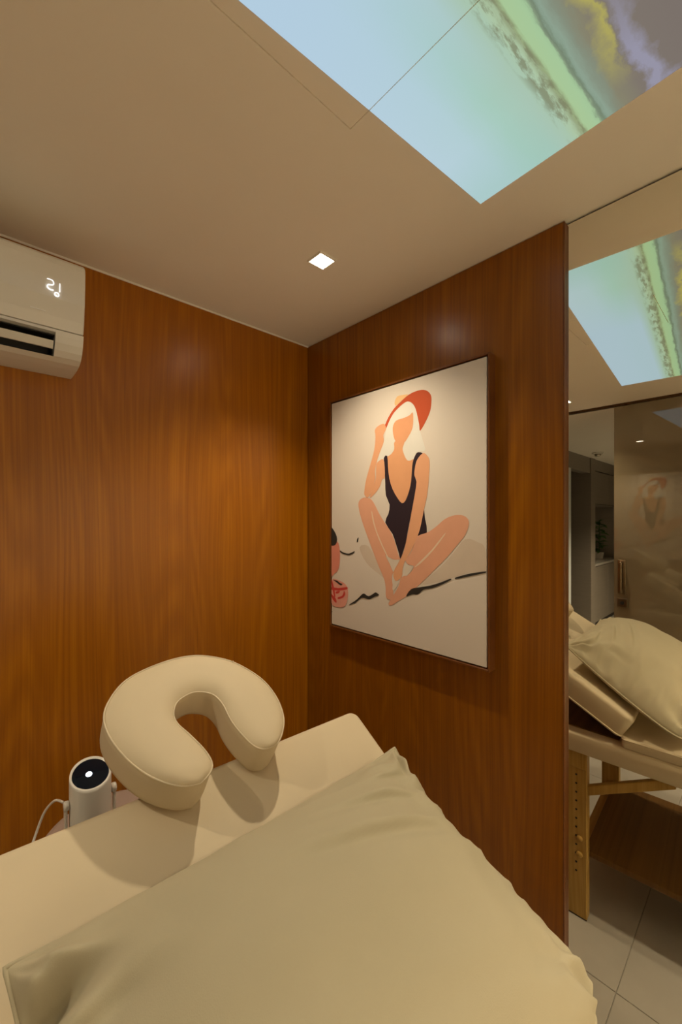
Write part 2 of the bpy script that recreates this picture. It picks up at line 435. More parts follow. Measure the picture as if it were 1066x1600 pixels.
# ================================================================== PROJECTED PICTURE ON THE CEILING
def projection_material():
    m = bpy.data.materials.new('projected_picture')
    m.use_nodes = True
    nt = m.node_tree
    nt.nodes.remove(nt.nodes['Principled BSDF'])
    em = N(m, 'ShaderNodeEmission'); em.inputs[1].default_value = 1.0
    L(m, em, 0, nt.nodes['Material Output'], 0)
    tc = N(m, 'ShaderNodeTexCoord')
    sep = N(m, 'ShaderNodeSeparateXYZ'); L(m, tc, 'Object', sep, 0)
    def noise(sc, det=5, off=0.0, rgh=0.6):
        mp = N(m, 'ShaderNodeMapping'); mp.inputs['Scale'].default_value = sc; mp.inputs['Location'].default_value = (off, off * 0.7, 0)
        L(m, tc, 'Object', mp, 0)
        n = N(m, 'ShaderNodeTexNoise'); n.inputs['Scale'].default_value = 1; n.inputs['Detail'].default_value = det
        n.inputs['Roughness'].default_value = rgh
        L(m, mp, 0, n, 'Vector'); return n
    def math2(op, a, ai, v):
        n = N(m, 'ShaderNodeMath', operation=op); L(m, a, ai, n, 0); n.inputs[1].default_value = v; return n
    def madd(a, ai, k, bnode, bi):
        n = N(m, 'ShaderNodeMath', operation='MULTIPLY_ADD'); L(m, a, ai, n, 0); n.inputs[1].default_value = k; L(m, bnode, bi, n, 2); return n
    def mixc(fac, fi, c1, c1i, c2, c2i=0):
        n = N(m, 'ShaderNodeMixRGB'); L(m, fac, fi, n, 0); L(m, c1, c1i, n, 1)
        if isinstance(c2, tuple): n.inputs[2].default_value = (*c2, 1)
        else: L(m, c2, c2i, n, 2)
        return n
    lin = lambda r, g, b_: tuple(((c / 255 + 0.055) / 1.055) ** 2.4 if c > 10 else c / 3294 for c in (r, g, b_))
    wav = noise((9, 40, 1), 6, 0.0, 0.7)
    wv = math2('SUBTRACT', wav, 0, 0.5)
    v2 = madd(wv, 0, 0.026, sep, 1)           # v with ragged noise
    base = ramp(m, [(0.00, lin(182, 207, 218)), (0.08, lin(178, 206, 212)), (0.15, lin(166, 202, 188)), (0.205, lin(168, 196, 178)),
                    (0.222, lin(168, 196, 172)), (0.236, lin(172, 196, 162)), (0.243, lin(150, 164, 128)), (0.247, lin(150, 166, 122)),
                    (0.252, lin(168, 198, 150)), (0.273, lin(164, 198, 154)), (0.277, lin(130, 148, 122)), (0.281, lin(116, 132, 110)),
                    (0.287, lin(142, 164, 146)), (0.302, lin(132, 142, 124)), (0.318, lin(134, 130, 108)), (0.35, lin(126, 117, 108)),
                    (0.42, lin(123, 113, 106)), (0.60, lin(128, 120, 120)), (0.75, lin(150, 140, 130)), (0.85, lin(140, 130, 128))])
    L(m, v2, 0, base, 0)
    # far from the corner the water is paler blue
    uf = N(m, 'ShaderNodeMapRange'); L(m, sep, 0, uf, 0)
    uf.inputs[1].default_value = 0.22; uf.inputs[2].default_value = 0.60
    lo = N(m, 'ShaderNodeMapRange'); L(m, sep, 1, lo, 0)
    lo.inputs[1].default_value = 0.215; lo.inputs[2].default_value = 0.185
    f1 = N(m, 'ShaderNodeMath', operation='MULTIPLY'); L(m, uf, 0, f1, 0); L(m, lo, 0, f1, 1)
    f1b = math2('MULTIPLY', f1, 0, 0.85)
    c = mixc(f1b, 0, base, 0, lin(178, 204, 224))
    # greener, thinner edge at the corner
    ub = N(m, 'ShaderNodeMapRange'); L(m, sep, 0, ub, 0); ub.inputs[1].default_value = 0.16; ub.inputs[2].default_value = 0.02
    f2 = N(m, 'ShaderNodeMath', operation='MULTIPLY'); L(m, ub, 0, f2, 0); L(m, lo, 0, f2, 1)
    f2b = math2('MULTIPLY', f2, 0, 0.5)
    c = mixc(f2b, 0, c, 0, lin(158, 196, 184))
    # drifting dark wrack along the shore line
    sp = noise((14, 55, 1), 5, 3.0, 0.65)
    spr = N(m, 'ShaderNodeMapRange'); L(m, sp, 0, spr, 0); spr.inputs[1].default_value = 0.46; spr.inputs[2].default_value = 0.56
    def band(a, b_, c_, d, node=v2):
        r1 = N(m, 'ShaderNodeMapRange'); L(m, node, 0, r1, 0) if node is v2 else L(m, node, 1, r1, 0)
        r1.inputs[1].default_value = a; r1.inputs[2].default_value = b_
        r2 = N(m, 'ShaderNodeMapRange'); L(m, node, 0, r2, 0) if node is v2 else L(m, node, 1, r2, 0)
        r2.inputs[1].default_value = d; r2.inputs[2].default_value = c_
        n = N(m, 'ShaderNodeMath', operation='MULTIPLY'); L(m, r1, 0, n, 0); L(m, r2, 0, n, 1); return n
    bw = band(0.212, 0.226, 0.246, 0.252, sep)
    fw = N(m, 'ShaderNodeMath', operation='MULTIPLY'); L(m, spr, 0, fw, 0); L(m, bw, 0, fw, 1)
    c = mixc(math2('MULTIPLY', fw, 0, 0.75), 0, c, 0, lin(122, 124, 96))
    # lit yellow cloud bank and pale lavender cloud in the upside-down sky
    cl = noise((9, 14, 1), 5, 1.3)
    clv = math2('SUBTRACT', cl, 0, 0.5)
    v3 = madd(clv, 0, 0.10, sep, 1)
    def band3(a, b_, c_, d):
        r1 = N(m, 'ShaderNodeMapRange'); L(m, v3, 0, r1, 0); r1.inputs[1].default_value = a; r1.inputs[2].default_value = b_
        r2 = N(m, 'ShaderNodeMapRange'); L(m, v3, 0, r2, 0); r2.inputs[1].default_value = d; r2.inputs[2].default_value = c_
        n = N(m, 'ShaderNodeMath', operation='MULTIPLY'); L(m, r1, 0, n, 0); L(m, r2, 0, n, 1); return n
    by = band3(0.312, 0.335, 0.338, 0.345)
    uy = N(m, 'ShaderNodeMapRange'); L(m, sep, 0, uy, 0); uy.inputs[1].default_value = 0.04; uy.inputs[2].default_value = 0.16
    fy = N(m, 'ShaderNodeMath', operation='MULTIPLY'); L(m, by, 0, fy, 0); L(m, uy, 0, fy, 1)
    c = mixc(math2('MULTIPLY', fy, 0, 0.7), 0, c, 0, lin(186, 178, 88))
    bl = band3(0.344, 0.356, 0.366, 0.386)
    ul = N(m, 'ShaderNodeMapRange'); L(m, sep, 0, ul, 0); ul.inputs[1].default_value = 0.30; ul.inputs[2].default_value = 0.10
    fl_ = N(m, 'ShaderNodeMath', operation='MULTIPLY'); L(m, bl, 0, fl_, 0); L(m, ul, 0, fl_, 1)
    c = mixc(math2('MULTIPLY', fl_, 0, 0.9), 0, c, 0, lin(152, 150, 170))
    L(m, c, 0, em, 0)
    return m

PU, PV = 1.504, 0.846
b = bmesh.new()
bmesh.ops.create_grid(b, x_segments=1, y_segments=1, size=0.5)
bmesh.ops.scale(b, vec=(PU, PV, 1), verts=b.verts[:])
bmesh.ops.translate(b, vec=(PU / 2, PV / 2, 0), verts=b.verts[:])
MP = Matrix.Translation((0.9707, 0.515, CEIL - 0.0012)) @ Matrix.Rotation(math.atan2(0.0818567, -0.996644), 4, 'Z')
bmesh.ops.transform(b, matrix=MP, verts=b.verts[:])
g2 = 0.0012
for co, no in (((HX0 - g2, 0, 0), (1, 0, 0)), ((HX0 + g2, 0, 0), (1, 0, 0)), ((HX1 - g2, 0, 0), (1, 0, 0)), ((HX1 + g2, 0, 0), (1, 0, 0)),
               ((0, HY0 - g2, 0), (0, 1, 0)), ((0, HY0 + g2, 0), (0, 1, 0))):
    bmesh.ops.bisect_plane(b, geom=b.verts[:] + b.edges[:] + b.faces[:], plane_co=co, plane_no=no)
dead = []
for f in b.faces:
    c = f.calc_center_median()
    if c.y > HY0 and (abs(c.x - HX0) < g2 or abs(c.x - HX1) < g2): dead.append(f)
    elif abs(c.y - HY0) < g2 and HX0 < c.x < HX1: dead.append(f)
bmesh.ops.delete(b, geom=dead, context='FACES')
ex = bmesh.ops.extrude_face_region(b, geom=b.faces[:])
bmesh.ops.translate(b, verts=[v for v in ex['geom'] if isinstance(v, bmesh.types.BMVert)], vec=(0, 0, 0.0012))
bmesh.ops.transform(b, matrix=MP.inverted(), verts=b.verts[:])
bmesh.ops.recalc_face_normals(b, faces=b.faces[:])
pj = put('ceiling_projection', b, projection_material())  # thin glowing slab; the projector's light is put in as emission
pj.matrix_world = MP
tag(pj, 'bright shoreline and cloudy sky picture projected on the ceiling', 'projection')

# ================================================================== DOWNLIGHTS
def downlight(x, y, label, power=1.0, first=False):
    t = thing('downlight', (x, y, CEIL), label, 'downlight', 'square recessed downlights')
    s = 0.033
    b = bmesh.new()
    z0, z1 = CEIL - 0.005, CEIL
    o, i = s, s - 0.006
    box(x - o, x + o, y - o, y - i, z0, z1, 0.001, 1, b)
    box(x - o, x + o, y + i, y + o, z0, z1, 0.001, 1, b)
    box(x - o, x - i, y - i, y + i, z0, z1, 0.001, 1, b)
    box(x + i, x + o, y - i, y + i, z0, z1, 0.001, 1, b)
    put('trim_frame', b, M_WHITE, t)
    b = lathe([(0.0, 0.0), (0.012, 0.0005), (0.022, 0.002), (0.0265, 0.0035), (0.0265, 0.0045), (0, 0.0045)], (x, y, CEIL - 0.005), 28)
    box(x - i, x + i, y - i, y + i, CEIL - 0.002, CEIL - 0.0005, bm=b)
    put('lens', b, M_LENS, t)
    ld = bpy.data.lights.new('downlight_beam', 'SPOT')
    ld.energy = SPOT_W * power
    ld.color = LAMP
    ld.spot_size = R(SPOT_ANGLE)
    ld.spot_blend = SPOT_BLEND
    ld.shadow_soft_size = 0.022
    lo = bpy.data.objects.new('downlight_beam', ld)
    COL.objects.link(lo)
    lo.parent = t
    lo.location = (0, 0, -0.030)
    return t

downlight(0.8217, 0.967, 'small square glowing downlight above the corner of the wood walls')
downlight(-0.651, 0.993, 'small square downlight near the glass door, a bright dot in the mirror edge')
downlight(0.8217, -1.0, 'added unseen square downlight above the foot of the massage table by the mirror', 3.6)  # lamp added behind the viewer to raise the bounced light
downlight(-0.651, -1.0, 'added unseen square downlight by the front end of the glass partition', 3.6)  # also added out of view, strong for more bounce
downlight(-3.30, 0.45, 'added unseen square downlight in the adjoining room behind the glass', 8.5)  # added lamp, kept out of sight, brightens the next room

# ================================================================== AIR CONDITIONER
AX0, AX1 = -0.555, 0.248
prof_up = [(1.4990, 2.225), (1.322, 2.225), (1.303, 2.221), (1.293, 2.212), (1.290, 2.197), (1.2915, 2.16), (1.296, 2.11), (1.305, 2.065), (1.314, 2.0375), (1.330, 2.0375), (1.4990, 2.0375)]
ac = thing('air_conditioner', ((AX0 + AX1) / 2, YW, 1.962), 'white wall mounted split air conditioner high on the back wall', 'air conditioner')
b = extrude_profile(prof_up, AX0, AX1)
es = [e for e in b.edges if len(e.link_faces) == 2 and any(len(f.verts) > 5 for f in e.link_faces) and e.calc_length() > 0.003 and min(v.co.y for v in e.verts) < 1.40]
bmesh.ops.bevel(b, geom=es, offset=0.004, segments=2, profile=0.5, affect='EDGES')
put('front_cover', b, M_PLASTIC, ac)
low = [(1.4990, 2.036), (1.335, 2.036), (1.3155, 2.035), (1.3185, 2.022), (1.325, 2.005), (1.336, 1.988), (1.352, 1.975), (1.375, 1.9665), (1.41, 1.9625), (1.47, 1.9610), (1.4990, 1.962)]
# lower housing: full ends, and a hollow between them for the air outlet
b = extrude_profile(low, 0.184, AX1)
put('end_housing', b, M_PLASTIC, ac)
b = extrude_profile(low, AX0, AX0 + 0.026)
put('end_housing', b, M_PLASTIC, ac)
hollow = [(1.4990, 2.036), (1.318, 2.036), (1.318, 2.029), (1.42, 2.026), (1.43, 1.985), (1.3555, 1.9745), (1.375, 1.9665), (1.41, 1.9625), (1.47, 1.9610), (1.4990, 1.962)]
b = extrude_profile(hollow, AX0 + 0.026, 0.184)
put('outlet_housing', b, M_PLASTIC, ac)
b = extrude_profile([(1.3345, 2.026), (1.418, 2.024), (1.428, 1.987), (1.3600, 1.9770), (1.3615, 1.9785), (1.424, 1.988), (1.415, 2.021), (1.3345, 2.0235)], AX0 + 0.0262, 0.1838)
put('air_duct', b, M_DARK, ac)
b = extrude_profile([(1.3245, 2.0065), (1.3280, 2.0020), (1.3380, 1.9900), (1.3420, 1.9895), (1.3330, 2.0020), (1.3290, 2.0075)], AX0 + 0.030, 0.1805)
put('louver', b, M_PLASTIC, ac)
b = extrude_profile([(1.345, 2.026), (1.415, 2.024), (1.415, 1.99), (1.362, 1.982)], 0.1815, 0.1832)
put('duct_side', b, M_DARK, ac)
# seven segment style temperature readout
b = bmesh.new()
def stroke(pts, wd, yf, bm):
    for p, q in zip(pts, pts[1:]):
        bar((p[0], yf, p[1]), (q[0], yf, q[1]), wd, 0.0012, bm=bm)
cx, cz, hh, hw_ = 0.169, 2.1395, 0.0125, 0.0068
stroke(smooth_path([(cx - hw_, cz + hh), (cx + hw_ * 0.5, cz + hh), (cx + hw_, cz + hh * 0.6), (cx + hw_ * 0.8, cz + 0.001), (cx - hw_ * 0.7, cz - 0.002),
                    (cx - hw_, cz - hh * 0.6), (cx - hw_ * 0.3, cz - hh), (cx + hw_, cz - hh)], 3), 0.0036, 1.2925, b)
stroke([(0.1895, 2.1495), (0.1895, 2.128)], 0.0030, 1.2928, b)
ring = [(0.1832 + 0.0050 * math.cos(a * math.pi / 6), 2.1195 + 0.0050 * math.sin(a * math.pi / 6)) for a in range(13)]
stroke(ring, 0.0030, 1.2940, b)
put('temperature_display', b, M_LED, ac)
b = bmesh.new()
bar((0.128, 1.3035, 2.0710), (0.160, 1.3035, 2.0710), 0.0028, 0.0016, bm=b)
put('indicator_line', b, mat('bright_white_mark', (0.95, 0.95, 0.95), 0.25), ac)

# ================================================================== PAINTING
PX = 1.1575
PY0, PY1, PZ0, PZ1 = 0.5941, 1.2964, 1.0771, 2.0175
pa = thing('painting', (XW, (PY0 + PY1) / 2, PZ0), 'large framed canvas of a woman in a red sun hat and dark swimsuit sitting cross-legged', 'painting')
M_CANVAS = add_noise_colour(mat('canvas_ground', (0.74, 0.66, 0.56), 0.7, 0.25), (0.70, 0.64, 0.57), (0.73, 0.67, 0.60), (3, 3, 3), 3, 0.1, (900, 900, 900), 0.0003)
put('canvas', box(PX, XW - 0.004, PY0, PY1, PZ0, PZ1, 0.001, 1), M_CANVAS, pa)
go, gi = 0.0105, 0.0045
for a in ((PY0 - go, PY0 - gi, PZ0 - go, PZ1 + go), (PY1 + gi, PY1 + go, PZ0 - go, PZ1 + go),
          (PY0 - gi, PY1 + gi, PZ0 - go, PZ0 - gi), (PY0 - gi, PY1 + gi, PZ1 + gi, PZ1 + go)):
    put('frame_rail', box(PX - 0.003, XW, a[0], a[1], a[2], a[3], 0.0006, 1), M_FRAME, pa)
put('frame_back', box(XW - 0.004, XW, PY0 - gi, PY1 + gi, PZ0 - gi, PZ1 + gi), M_FRAME, pa)
INK = {
    'beige': (0.64, 0.55, 0.46), 'hatband': (0.80, 0.52, 0.26), 'hair': (0.74, 0.73, 0.68), 'hat': (0.52, 0.085, 0.028),
    'chest': (0.74, 0.37, 0.19), 'face': (0.74, 0.36, 0.19), 'suit': (0.028, 0.016, 0.024), 'arm': (0.76, 0.39, 0.22), 'skin': (0.76, 0.39, 0.22),
    'leg': (0.75, 0.39, 0.26), 'line': (0.80, 0.62, 0.46), 'canvas2': (0.71, 0.63, 0.54), 'ink': (0.035, 0.030, 0.026),
    'pink': (0.70, 0.26, 0.19), 'blush': (0.76, 0.36, 0.29), 'rose': (0.60, 0.06, 0.05)}
PRINT = [
 ('beige', [(166,335),(216,342),(275,263),(306,223),(265,242),(205,276)]),
 ('beige', [(631,386),(674,378),(697,361),(699,291),(646,282),(598,264),(540,242),(448,215),(430,207),(524,275),(587,338)]),
 ('hatband', [(346,878),(359,895),(385,894),(408,890),(380,877),(351,862)]),
 ('hair', [(408,866),(427,855),(441,833),(450,806),(457,775),(459,752),(474,708),(479,683),(448,682),(435,671),(429,656),(408,652),(394,661),(380,684),(346,703),(326,684),(296,678),(267,663),(261,675),(275,704),(292,733),(299,755),(306,784),(322,814),(343,836),(367,854),(389,863)]),
 ('hat', [(289,782),(298,798),(316,826),(341,852),(375,873),(412,890),(448,895),(474,892),(493,881),(504,864),(505,841),(500,814),(484,785),(459,754),(455,776),(448,806),(440,833),(427,854),(408,866),(389,864),(366,853),(341,837),(322,814),(304,786)]),
 ('chest', [(346,732),(389,726),(383,704),(386,687),(399,663),(412,655),(435,659),(441,644),(428,590),(414,547),(396,515),(380,506),(358,523),(334,551),(314,591),(306,630),(302,673),(329,688),(344,705)]),
 ('face', [(337,784),(352,807),(389,811),(414,816),(427,824),(430,802),(427,770),(412,745),(389,721),(370,719),(354,728),(342,749)]),
 ('suit', [(294,678),(311,684),(314,645),(321,598),(336,559),(361,523),(380,506),(396,515),(412,549),(421,584),(424,620),(428,649),(439,672),(450,681),(470,675),(457,666),(444,651),(438,626),(435,604),(444,578),(441,546),(432,514),(423,474),(414,437),(405,400),(397,363),(385,332),(373,304),(366,323),(351,360),(336,394),(301,436),(316,467),(322,502),(304,537),(301,584),(298,631)]),
 ('suit', [(474,492),(479,452),(487,403),(448,390),(462,430),(470,466)]),
 ('arm', [(261,664),(292,673),(299,631),(298,601),(287,600),(273,570),(248,545),(222,531),(236,564),(253,603),(255,642)]),
 ('skin', [(193,558),(204,606),(226,661),(246,715),(252,762),(249,789),(265,802),(295,806),(305,785),(292,764),(294,739),(275,702),(260,670),(250,635),(250,599),(232,556),(213,533),(196,540)]),
 ('skin', [(470,675),(487,666),(498,645),(495,586),(488,530),(475,480),(459,416),(445,383),(430,353),(414,327),(392,295),(383,268),(379,242),(354,223),(340,238),(347,267),(369,298),(389,336),(401,378),(412,422),(423,474),(433,517),(444,578),(435,601),(437,626),(446,654)]),
 ('leg', [(163,518),(191,533),(227,526),(249,503),(270,471),(298,436),(327,402),(348,364),(362,323),(371,304),(344,300),(320,307),(302,313),(324,282),(343,261),(333,237),(338,199),(340,159),(322,150),(305,158),(303,195),(295,225),(273,262),(243,316),(211,378),(183,435),(164,485)]),
 ('leg', [(448,389),(491,404),(524,424),(556,448),(587,460),(617,462),(637,453),(644,434),(631,399),(602,365),(564,323),(524,285),(483,246),(441,209),(403,176),(361,149),(328,129),(317,135),(331,156),(351,184),(366,210),(377,239),(412,254),(432,283),(408,288),(396,303),(417,327),(436,361)]),
 ('line', [(231,476),(235,476),(246,436),(262,396),(289,350),(316,308),(308,312),(283,349),(257,396),(240,435)]),
 ('line', [(555,400),(557,396),(512,343),(461,295),(435,280),(457,301),(508,347)]),
 ('canvas2', [(304,312),(322,305),(346,299),(370,301),(348,268),(339,255),(324,282)]),
 ('canvas2', [(399,280),(430,282),(412,256),(396,245)]),
 ('canvas2', [(341,230),(348,223),(364,218),(346,189),(336,192)]),
 ('ink', [(399,173),(421,202),(457,213),(500,224),(540,239),(576,255),(580,252),(548,234),(508,216),(474,207),(450,187),(426,184)]),
 ('ink', [(598,262),(646,279),(699,291),(699,287),(653,273),(602,258)]),
 ('ink', [(106,97),(152,126),(180,150),(194,155),(216,148),(238,159),(254,168),(271,160),(249,151),(222,137),(197,137),(177,135),(142,110)]),
 ('ink', [(43,322),(69,311),(106,307),(139,319),(133,310),(106,301),(66,305)]),
 ('ink', [(154,368),(162,375),(159,360),(152,355)]),
 ('pink', [(-5,349),(37,353),(52,321),(52,268),(41,233),(17,216),(-5,210)]),
 ('ink', [(-5,408),(11,404),(30,381),(36,359),(25,339),(4,334),(-5,344)]),
 ('blush', [(-5,185),(56,189),(96,171),(102,132),(84,90),(43,78),(-5,90)]),
 ('rose', [(-5,157),(43,158),(96,169),(95,159),(43,147),(-5,146)]),
 ('rose', [(4,185),(17,155),(25,121),(17,119),(7,149),(-3,182)]),
 ('rose', [(-5,128),(24,115),(33,98),(23,95),(-5,117)]),
 ('rose', [(79,152),(86,138),(71,121),(43,112),(41,119),(64,127),(74,139)]),
 ('rose', [(28,141),(54,148),(46,137),(30,133)]),
 ('ink', [(12,189),(37,188),(56,180),(69,179),(61,171),(46,175),(30,182)]),
 ('ink', [(-5,50),(7,54),(-5,44)]),
]

mats = []
idx = {}
for k, c in INK.items():
    idx[k] = len(mats)
    mats.append(add_noise_colour(mat('print_' + k, c, 0.7, 0.25), tuple(v * 0.97 for v in c), tuple(min(1, v * 1.03) for v in c), (14, 14, 14)))
b = bmesh.new()
for n, (k, pl) in enumerate(PRINT):
    pts = smooth_path(pl, 3, True) if k not in ('suit', 'line', 'canvas2', 'rose') else smooth_path(pl, 2, True)
    vs = [b.verts.new((PX - 0.00006 * (n + 1), min(PY1, max(PY0, PY1 - a / 1000.0)), PZ0 + h / 1000.0)) for a, h in pts]
    f = b.faces.new(vs)
    f.material_index = idx[k]
    f.normal_update()
    if f.normal.x > 0: f.normal_flip()
bmesh.ops.triangulate(b, faces=b.faces[:])
put('printed_picture', b, None, pa, mats=mats)

# ================================================================== MASSAGE TABLE
TX0, TX1 = 0.005, 0.727
YH, ZH = 0.7255, 1.048
SL = 0.57
ANG = math.atan(SL)
PADZ = 0.755
def bsurf(y):
    return ZH - SL * (YH - y)
ta = thing('massage_table', ((TX0 + TX1) / 2, 0.0, 0), 'cream vinyl massage table with raised backrest and pale wooden legs', 'massage table')
# backrest: a thick slab tilted about the hinge
Lb, Tb = 0.4553, 0.090
Mb = Matrix.Translation((0, 0.330, bsurf(0.330))) @ Matrix.Rotation(ANG, 4, 'X')
def soft_slab(x0, x1, y0, y1, z0, z1, r_top, r_plan, nx=24, ny=18, crown=0.004):
    """upholstered pad: rounded plan corners, rolled top edge, faintly domed"""
    b = bmesh.new()
    def outline(ins):
        pts = []
        rr = max(r_plan - ins, 0.002)
        for cx_, cy_, a0 in ((x1 - r_plan, y1 - r_plan, 0), (x0 + r_plan, y1 - r_plan, 90), (x0 + r_plan, y0 + r_plan, 180), (x1 - r_plan, y0 + r_plan, 270)):
            for k in range(7):
                a = R(a0 + 15 * k)
                pts.append((cx_ + rr * math.cos(a), cy_ + rr * math.sin(a)))
        return pts
    layers = [(0.006, z0), (0.0, z0 + 0.006)]
    for k in range(7):
        a = R(15 * k)
        layers.append((r_top * (1 - math.cos(a)), z1 - r_top + r_top * math.sin(a)))
    for k in (1, 2, 3, 4):
        layers.append((r_top + k * 0.02, z1 + crown * (1 - (1 - k / 4.0) ** 2)))
    rings = []
    for ins, z in layers:
        rings.append([b.verts.new((px, py, z)) for px, py in outline(min(ins, r_plan - 0.002) if ins < r_plan else r_plan - 0.002)] if ins < r_plan else None)
    rings = [r for r in rings if r]
    n = len(rings[0])
    for A, B in zip(rings, rings[1:]):
        for k in range(n):
            b.faces.new((A[k], A[(k + 1) % n], B[(k + 1) % n], B[k]))
    b.faces.new(list(reversed(rings[0]))); b.faces.new(rings[-1])
    bmesh.ops.recalc_face_normals(b, faces=b.faces[:])
    return b
b = soft_slab(TX0, TX1, 0.0, Lb, -Tb, 0.0, 0.014, 0.024, crown=0.0)
bmesh.ops.transform(b, matrix=Mb, verts=b.verts[:])
br = put('backrest', b, M_VINYL, ta, True)
pts = []
for cx_, cy_, a0 in ((TX1 - 0.024, Lb - 0.024, 0), (TX0 + 0.024, Lb - 0.024, 90), (TX0 + 0.024, 0.024, 180), (TX1 - 0.024, 0.024, 270)):
    for k in range(7):
        a = R(a0 + 15 * k)
        pts.append(tuple(Mb @ Vector((cx_ + 0.0237 * math.cos(a), cy_ + 0.0237 * math.sin(a), -Tb + 0.008))))
put('piping', tube(pts, 0.0028, 6, True), M_PIPE, br, True)
b = obox(Mb @ Matrix.Translation(((TX0 + TX1) / 2, Lb / 2, -Tb - 0.006)), TX1 - TX0 - 0.06, Lb - 0.05, 0.010)
put('backrest_board', b, M_SHELF, br)
# flat cushion of the lower part
YF0 = -1.12
b = soft_slab(TX0, TX1, YF0, 0.372, 0.716, PADZ, 0.008, 0.014, crown=0.0)
lc = put('lower_cushion', b, M_VINYL, ta, True)
pts = []
for cx_, cy_, a0 in ((TX1 - 0.014, 0.358, 0), (TX0 + 0.014, 0.358, 90), (TX0 + 0.014, YF0 + 0.014, 180), (TX1 - 0.014, YF0 + 0.014, 270)):
    for k in range(5):
        a = R(a0 + 22.5 * k)
        pts.append((cx_ + 0.0137 * math.cos(a), cy_ + 0.0137 * math.sin(a), PADZ - 0.007))
put('piping', tube(pts, 0.0022, 6, True), M_PIPE, lc, True)
# padded apron round the frame
ZA0, ZA1 = 0.642, 0.717
b = soft_slab(TX0 + 0.002, TX1 - 0.002, YF0 + 0.002, 0.80, ZA0, ZA1, 0.010, 0.03, crown=0.0)
put('padded_apron', b, M_VINYL, ta, True)
put('bed_deck', box(TX0 + 0.05, TX1 - 0.05, 0.385, 0.77, ZA1, ZA1 + 0.004), M_SHELF, ta)
# legs, each with peg holes, an upper sleeve and two knobs
def leg(xo, xi, y0, y1):
    s = 1 if xo > xi else -1
    x0, x1 = min(xo, xi), max(xo, xi)
    b = box(x0, x1, y0, y1, 0.004, ZA0 + 0.003, 0.004, 2)
    lg = put('leg', b, M_PINE, ta)
    put('rubber_foot', box(x0 + 0.002, x1 - 0.002, y0 + 0.002, y1 - 0.002, 0.0, 0.006, 0.001, 1), M_DARK, lg)
    put('leg_sleeve', box(xo - 0.001 if s > 0 else xo - 0.010, xo + 0.010 if s > 0 else xo + 0.001, y0 - 0.002, y1 + 0.002, 0.575, ZA0 + 0.003, 0.003, 2), M_PINE, lg)
    ym = (y0 + y1) / 2
    b = bmesh.new()
    for k in range(12):
        z = 0.545 - k * 0.0335
        lathe([(0, -0.0015), (0.0038, -0.0015), (0.0038, 0.001), (0, 0.001)], (xo, ym, z), 8, b, Matrix.Rotation(R(90), 4, 'Y'))
    h = put('peg_holes', b, M_DARK, lg)
    h['kind'] = 'stuff'
    for z in (0.308, 0.248):
        b = lathe([(0, 0.012), (0.009, 0.012), (0.011, 0.009), (0.011, 0.004), (0.007, 0.0), (0, 0.0)], (0, 0, 0), 14, None, Matrix.Rotation(R(90 * s), 4, 'Y'))
        bmesh.ops.translate(b, verts=b.verts[:], vec=(xo, ym - 0.012, z))
        put('knob', b, M_PINE, lg, True)
for (y0, y1) in ((0.483, 0.556), (-0.92, -0.847)):
    leg(0.697, 0.657, y0, y1)
    leg(0.035, 0.075, y0, y1)
for xs in (0.677, 0.055):
    put('brace', bar((xs, 0.50, 0.483), (xs, 0.23, 0.632), 0.024, 0.032, 0.003), M_PINE, ta)
    put('brace', bar((xs, -0.865, 0.483), (xs, -0.595, 0.632), 0.024, 0.032, 0.003), M_PINE, ta)
put('cross_rail', box(0.075, 0.657, 0.505, 0.530, 0.56, 0.62, 0.003, 2), M_PINE, ta)
put('cross_rail', box(0.075, 0.657, -0.895, -0.870, 0.56, 0.62, 0.003, 2), M_PINE, ta)
put('lower_shelf', box(0.09, 0.655, -0.86, 0.50, 0.222, 0.244, 0.003, 2), M_SHELF, ta)
put('shelf_bearer', box(0.075, 0.657, 0.497, 0.535, 0.195, 0.222, 0.003, 2), M_PINE, ta)
put('shelf_bearer', box(0.075, 0.657, -0.90, -0.862, 0.195, 0.222, 0.003, 2), M_PINE, ta)

# the whole table stands turned a few degrees from the walls
TROT = R(-3.3)
PIV = Vector((TX1, YH, 0))
ta.matrix_world = Matrix.Translation(PIV) @ Matrix.Rotation(TROT, 4, 'Z') @ Matrix.Translation(-PIV) @ Matrix.Translation(ORG[ta])

# ================================================================== FACE CRADLE
CT = R(30)
KC = 0.988      # cushion size factor
C0 = Vector((0.2559, 0.6718, 1.0953))
CB = Vector((0, math.cos(CT), math.sin(CT)))
CN = Vector((0, -math.sin(CT), math.cos(CT)))
def cr(u, v, h=0.0):
    return C0 + KC * (Vector((u, 0, 0)) + CB * v + CN * h)
OUT = [(.035,-.019),(.010,-.012),(-.017,.009),(-.039,.036),(-.058,.073),(-.072,.119),(-.074,.160),(-.060,.193),(-.026,.229),(.021,.248),(.084,.257),(.136,.250),(.186,.222),(.218,.186),(.243,.137),(.249,.084),(.239,.037),(.218,.006),(.197,-.010),(.178,-.013)]
INN = [(.035,-.019),(.054,-.011),(.066,.004),(.064,.032),(.050,.073),(.038,.102),(.038,.126),(.053,.149),(.081,.159),(.102,.156),(.124,.140),(.133,.111),(.133,.074),(.138,.041),(.149,.006),(.162,-.009),(.178,-.013)]
def resample(pts, n):
    sp_ = [Vector((p[0], p[1])) for p in smooth_path(pts, 10)]
    d = [0.0]
    for p, q in zip(sp_, sp_[1:]): d.append(d[-1] + (q - p).length)
    out = []; j = 0
    for i in range(n):
        t = d[-1] * (0.5 - 0.5 * math.cos(math.pi * i / (n - 1)) * 1.0) if False else d[-1] * i / (n - 1)
        while j < len(d) - 2 and d[j + 1] < t: j += 1
        f = (t - d[j]) / max(d[j + 1] - d[j], 1e-9)
        out.append(sp_[j].lerp(sp_[j + 1], f))
    return out
NS = 84
